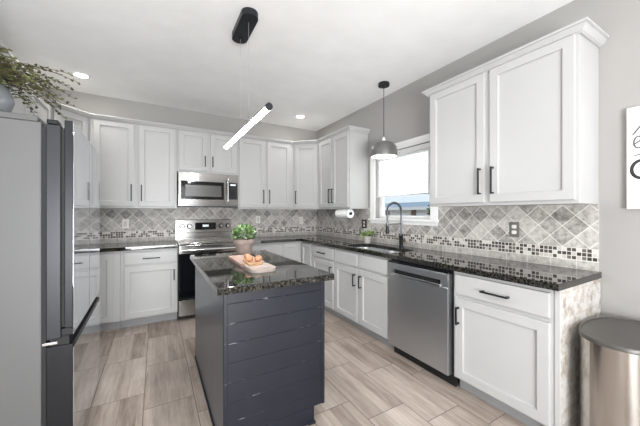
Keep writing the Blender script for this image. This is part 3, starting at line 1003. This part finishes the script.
rng = random.Random(4)
t = thing('flower_pot', 'small pot of white flowers at the back of the worktop by the sink', 'plant', (2.33, 2.83, CZ1))
MB().lathe([(0, 0), (.038, 0), (.048, .075), (.05, .078), (.043, .078), (.040, .066), (0, .066)], n=24).build('pot', 'pot_pale', t, True)
b = MB(); small_leaves(b, (0, 0, .09), .06, 90, .045, .011, rng, 0.0, .6)
b.build('foliage', 'leaf_bright', t)
b = MB()
for i in range(40):
    a = rng.uniform(0, 2 * PI); q = rng.uniform(0, .062); c = Vector((q * math.cos(a), q * math.sin(a), rng.uniform(.115, .185) - q * .3))
    for k in range(5):
        an = 2 * PI * k / 5 + a
        b.leaf(c, (math.cos(an), math.sin(an), .35), (0, 0, 1), .03, .014)
b.build('petals', 'petal_white', t)

# paper towel roll under the far right wall cabinet
t = thing('paper_towel_holder', 'white paper towel roll hanging under the wall cabinet left of the window', 'paper towel', (2.217, 3.18, 1.283))
b = MB()
ring = [(.060, -.14), (.060, .14), (.02, .14), (.02, -.14)]
b.lathe(ring + [ring[0]], n=36)
bmesh.ops.transform(b.bm, matrix=Matrix.Rotation(R(90), 4, 'X'), verts=b.bm.verts)
b.build('paper_roll', 'paper', t, True)
MB().cyl((0, -.155, 0), (0, .155, 0), .0195, n=18).build('rod', 'black_metal', t, True)
for y in (-.15, .15):
    MB().box(-.012, .012, y - .004, y + .004, -.012, .063, .002).build('bracket', 'white_plastic', t)

# ------------------------------------------------------------------ outlets
def outlet(label, loc, rotz, mat, kind, group, w=.072, h=.118):
    t = thing('wall_outlet', label, 'outlet', loc, rotz, group)
    MB().box(-w / 2, w / 2, -.006, 0, -h / 2, h / 2, .003).build('plate', mat, t)
    if kind == 'outlet':
        for z in (-.022, .022):
            MB().prism(rrect(-.017, .017, -.014, .014, .007, 4), 0, .002).build('socket', 'outlet_white' if mat != 'outlet_white' else 'pot_pale', t).rotation_euler = (R(90), 0, 0)
            t.children[-1].location = (0, -.006, z)
    else:
        MB().box(-.016, .016, -.0095, -.006, -.032, .032, .002).build('rocker', 'outlet_white' if mat != 'outlet_white' else 'pot_pale', t)
outlet('white outlet on the back splash left of the range', (-0.335, YB - .0102, 1.15), 0, 'outlet_white', 'switch', 'pale outlets')
outlet('white outlet on the back splash just right of the potted plant', (1.401, YB - .0102, 1.185), 0, 'outlet_white', 'switch', 'pale outlets')
outlet('pale outlet on the back splash near the far corner', (2.16, YB - .0102, 1.165), 0, 'outlet_white', 'outlet', 'pale outlets')
outlet('dark outlet plate between paper towels and window', (XR - .0102, 3.05, 1.14), R(-90), 'outlet_dark', 'outlet', 'metal outlets', w=.105)
outlet('steel outlet plate under the large wall cabinet', (XR - .0102, 1.18, 1.16), R(-90), 'outlet_steel', 'outlet', 'metal outlets')

# ------------------------------------------------------------------ blind
t = thing('roller_blind', 'white pleated blind pulled halfway down the window', 'blind', (XR + .02, 2.405, 2.03))
MB().box(-.015, .03, -.425, .425, -.05, .0, .003).build('headrail', 'trim_white', t)
b = MB()
nz = 24; zt, zb_ = -.05, -.52
vs = []
for i in range(nz * 2 + 1):
    z = zt + (zb_ - zt) * i / (nz * 2)
    x = .004 if i % 2 else -.004
    vs.append((b.bm.verts.new((x, -.422, z)), b.bm.verts.new((x, .422, z))))
for a, c in zip(vs, vs[1:]):
    b.bm.faces.new((a[0], a[1], c[1], c[0]))
b.build('fabric', 'blind_fabric', t)
MB().box(-.012, .012, -.423, .423, -.54, -.52, .003).build('bottom_rail', 'trim_white', t)
MB().cyl((-.02, .02, -.035), (-.012, .02, -.035), .006, n=10).build('bracket_screw', 'toe_kick_grey', t)

# ------------------------------------------------------------------ sign on the right wall
t = thing('wall_sign', 'white wooden wall sign with grey script lettering at the right edge', 'sign', (XR, 0.557, 1.314))
MB().box(-.03, -.0005, -.62, 0, 0, .60, .002).build('board', 'sign_white', t)
def stroke(pts, r):
    """brush stroke on the board face; pts are (y, z) on the wall"""
    b = MB()
    P = [Vector((-.0305, y - 0.557, z - 1.314)) for y, z in pts]
    rs = r if isinstance(r, (list, tuple)) else [r] * len(P)
    b.tube(P, rs, 8)
    for v in b.bm.verts: v.co.x = -.0305 + (v.co.x + .0305) * .08
    return b
def arcpts(cy, cz, ry, rz, a0, a1, n=22):
    return [(cy + ry * math.cos(R(a0 + (a1 - a0) * k / n)), cz + rz * math.sin(R(a0 + (a1 - a0) * k / n))) for k in range(n + 1)]
stroke([(.533, 1.748), (.522, 1.765), (.508, 1.785), (.492, 1.81)], [.003, .0045, .0045, .003]).build('lettering', 'lettering_grey', t)
stroke([(.526, 1.625), (.505, 1.632), (.485, 1.64)], .0035).build('lettering', 'lettering_grey', t)
stroke([(.530, 1.692), (.512, 1.704), (.496, 1.716)] + arcpts(.508, 1.704, -.019, .034, 30, 310), .0042).build('lettering', 'lettering_grey', t)
stroke(arcpts(.494, 1.545, -.042, .052, 50, 310), [.004] + [.0085] * 21 + [.004]).build('lettering', 'lettering_black', t)

# ------------------------------------------------------------------ trash can
t = thing('trash_can', 'stainless trash can with grey lid beside the end cabinet', 'trash can', (2.143, 0.482, 0))
def superell(ax, ay, n, N=64, ang=0.0):
    out = []
    for k in range(N):
        a = 2 * PI * k / N; c, s = math.cos(a), math.sin(a)
        x = ax * math.copysign(abs(c) ** (2 / n), c); y = ay * math.copysign(abs(s) ** (2 / n), s)
        out.append((x * math.cos(ang) - y * math.sin(ang), x * math.sin(ang) + y * math.cos(ang)))
    return out
def loft(b, secs, capb=True, capt=True):
    rings = [[b.bm.verts.new((x, y, z)) for x, y in pts] for pts, z in secs]
    n = len(rings[0])
    for a, c in zip(rings, rings[1:]):
        for i in range(n):
            b.bm.faces.new((a[i], a[(i + 1) % n], c[(i + 1) % n], c[i]))
    if capb: b.bm.faces.new(rings[0][::-1])
    if capt: b.bm.faces.new(rings[-1])
    return b
S = lambda k: superell(.280 * k, .172 * k, 2.35)
loft(MB(), [(S(.985), .03), (S(.985), .6455)]).build('body', 'stainless_can', t, True)
loft(MB(), [(S(.97), .0), (S(.975), .03)]).build('base', 'dark_gap', t, True)
loft(MB(), [(S(.99), .646), (S(1.01), .649), (S(1.01), .664), (S(1.0), .669), (S(.965), .669), (S(.95), .663), (S(.4), .665)]).build('lid', 'lid_grey', t, True)

# ------------------------------------------------------------------ things on the island
t = thing('cutting_board', 'long wooden cutting board with a marble end on the island', 'cutting board', (0.603, 2.06, CZ1))
MB().prism(rrect(-.088, .085, -.085, .36, .03), 0.0005, .022).build('wooden_part', 'board_wood', t)
MB().prism(rrect(-.088, .085, -.33, -.0855, .06), 0.0005, .022, rrect(-.04, .04, -.312, -.292, .009, 4)).build('marble_end', 'marble', t)
t = tag(MB().prism(rrect(-.045, .045, -.115, .115, .015), 0, .012, None).build('egg_tray', 'tray_wood'), 'small wooden tray holding eggs on the cutting board', 'tray')
t.location = (0.592, 1.99, CZ1 + .0222); t.rotation_euler = (0, 0, R(-4))
def egg(x, y, z, rz, label):
    b = MB().sphere((0, 0, 0), .022, (1, 1.22, 1), 24)
    for v in b.bm.verts:
        v.co.x *= 1 - v.co.y * 3.2; v.co.z *= 1 - v.co.y * 3.2
    o = tag(b.build('egg', 'egg_shell', None, True), label, 'egg', 'brown eggs')
    o.location = (x, y, z); o.rotation_euler = (0, 0, rz)
egg(0.568, 1.985, CZ1 + .0562, R(80), 'brown egg at the left front on the wooden tray')
egg(0.626, 1.955, CZ1 + .0562, R(100), 'brown egg at the right front on the wooden tray')
egg(0.605, 2.16, CZ1 + .0438, R(30), 'brown egg on the board behind the tray, nearest the potted plant')

rng = random.Random(11)
t = thing('potted_plant', 'bushy green plant in a clay pot on the island', 'plant', (0.695, 2.585, CZ1))
MB().lathe([(0, .0005), (.085, .0005), (.098, .016), (.094, .018), (.08, .008), (0, .008)], n=36).build('saucer', 'pot_clay', t, True)
MB().lathe([(0, .009), (.062, .009), (.083, .102), (.092, .104), (.095, .14), (.086, .14), (.080, .118), (0, .118)], n=36).build('pot', 'pot_clay', t, True)
MB().cyl((0, 0, .115), (0, 0, .124), .079, n=28).build('soil', 'soil', t)
b = MB(); small_leaves(b, (0, 0, .175), .095, 460, .036, .011, rng, -0.35, .85)
b.build('foliage', 'leaf_herb', t)

# ------------------------------------------------------------------ vase of eucalyptus on the fridge
rng = random.Random(7)
VX, VY, VZ = -0.745, 2.02, 1.7425
t = thing('vase_plant', 'trailing eucalyptus in a round grey vase on top of the fridge', 'plant', (VX, VY, VZ))
MB().lathe([(0, 0), (.06, 0), (.104, .045), (.122, .11), (.108, .165), (.066, .205), (.060, .225), (.054, .225), (.056, .20), (0, .19)], n=36).build('vase', 'vase_zinc', t, True)
st, lf = MB(), MB()
def spray(az, reach, rise, drop, i, dens=1.0):
    pts = []
    for k in range(13):
        f = k / 12
        q = .02 + reach * f
        z = .205 + rise * math.sin(min(1, f * 1.4) * PI * .5) - drop * f * f
        wob = math.sin(f * 5 + i) * .012
        pts.append(Vector((q * math.cos(az) - wob * math.sin(az), q * math.sin(az) + wob * math.cos(az), z)))
    pts = [p for p in pts if p.x > -.18]
    if len(pts) < 4: return
    st.tube(pts, [.0013] * len(pts), 5)
    for k in range(2, len(pts)):
        for sgn in (-1, 1):
            if rng.random() > dens: continue
            d = (pts[k] - pts[k - 1]).normalized(); side = d.cross(Vector((0, 0, 1)))
            lf.leaf(pts[k], d * .5 + side * sgn + Vector((0, 0, rng.uniform(-.4, .7))), (rng.uniform(-.6, .6), rng.uniform(-.6, .6), 1), rng.uniform(.016, .025), rng.uniform(.006, .0095))
for i in range(38):                                  # long sprays arching out over the fridge front
    spray(R(rng.uniform(-60, 75)), rng.uniform(.20, .355), rng.uniform(.02, .13), rng.uniform(.02, .16), i, .9)
for i in range(34):                                  # the dense middle of the bunch
    spray(R(rng.uniform(-120, 120)), rng.uniform(.08, .18), rng.uniform(.02, .12), rng.uniform(.0, .08), i)
st.build('stems', 'stem_brown', t)
lf.build('foliage', 'leaf_eucalyptus', t)

# ------------------------------------------------------------------ outside the window
struct(MB().box(2.7, 40, -10, 40, -1.2, -1.0).build('ground', 'lawn'))
t = thing('house', 'neighbouring house with a grey-blue shingle roof seen through the window', 'house', (14, 13.5, -1.0))
MB().box(0, 8, -2.45, 6.5, 0, 2.62).build('wall', 'house_siding', t)
rf = MB().prism([(-.45, 2.64), (4, 3.16), (8.45, 2.64), (8.45, 2.5), (-.45, 2.5)], -3.0, 7.0)
bmesh.ops.transform(rf.bm, matrix=Matrix(((1, 0, 0, 0), (0, 0, 1, 0), (0, 1, 0, 0), (0, 0, 0, 1))), verts=rf.bm.verts)
rf.build('roof', 'roof_shingle', t)
MB().box(-.5, -.45, -3.0, 7.0, 2.48, 2.66).build('gutter', 'house_garage', t)
for a, c in ((-2.2, -1.25), (-.75, 1.0), (1.9, 3.6)):
    d = MB().box(-.05, -.002, a, c, .02, 2.30, .01).build('garage_door', 'house_garage', t)
for y in (-1.05, 1.3):
    MB().box(-.12, -.002, y - .14, y + .14, 0, 2.47).build('brick_pier', 'house_brick', t)
rng = random.Random(3)
t = thing('tree', 'green tree beside the house seen through the window', 'tree', (11.6, 8.35, -1.0))
MB().cyl((0, 0, 0), (0, 0, 2.0), .12, .08, 12).build('trunk', 'stem_brown', t)
b = MB(); small_leaves(b, (0, 0, 2.1), .85, 900, .2, .08, rng, -1.0, 1.2)
b.build('crown', 'leaf_tree', t)
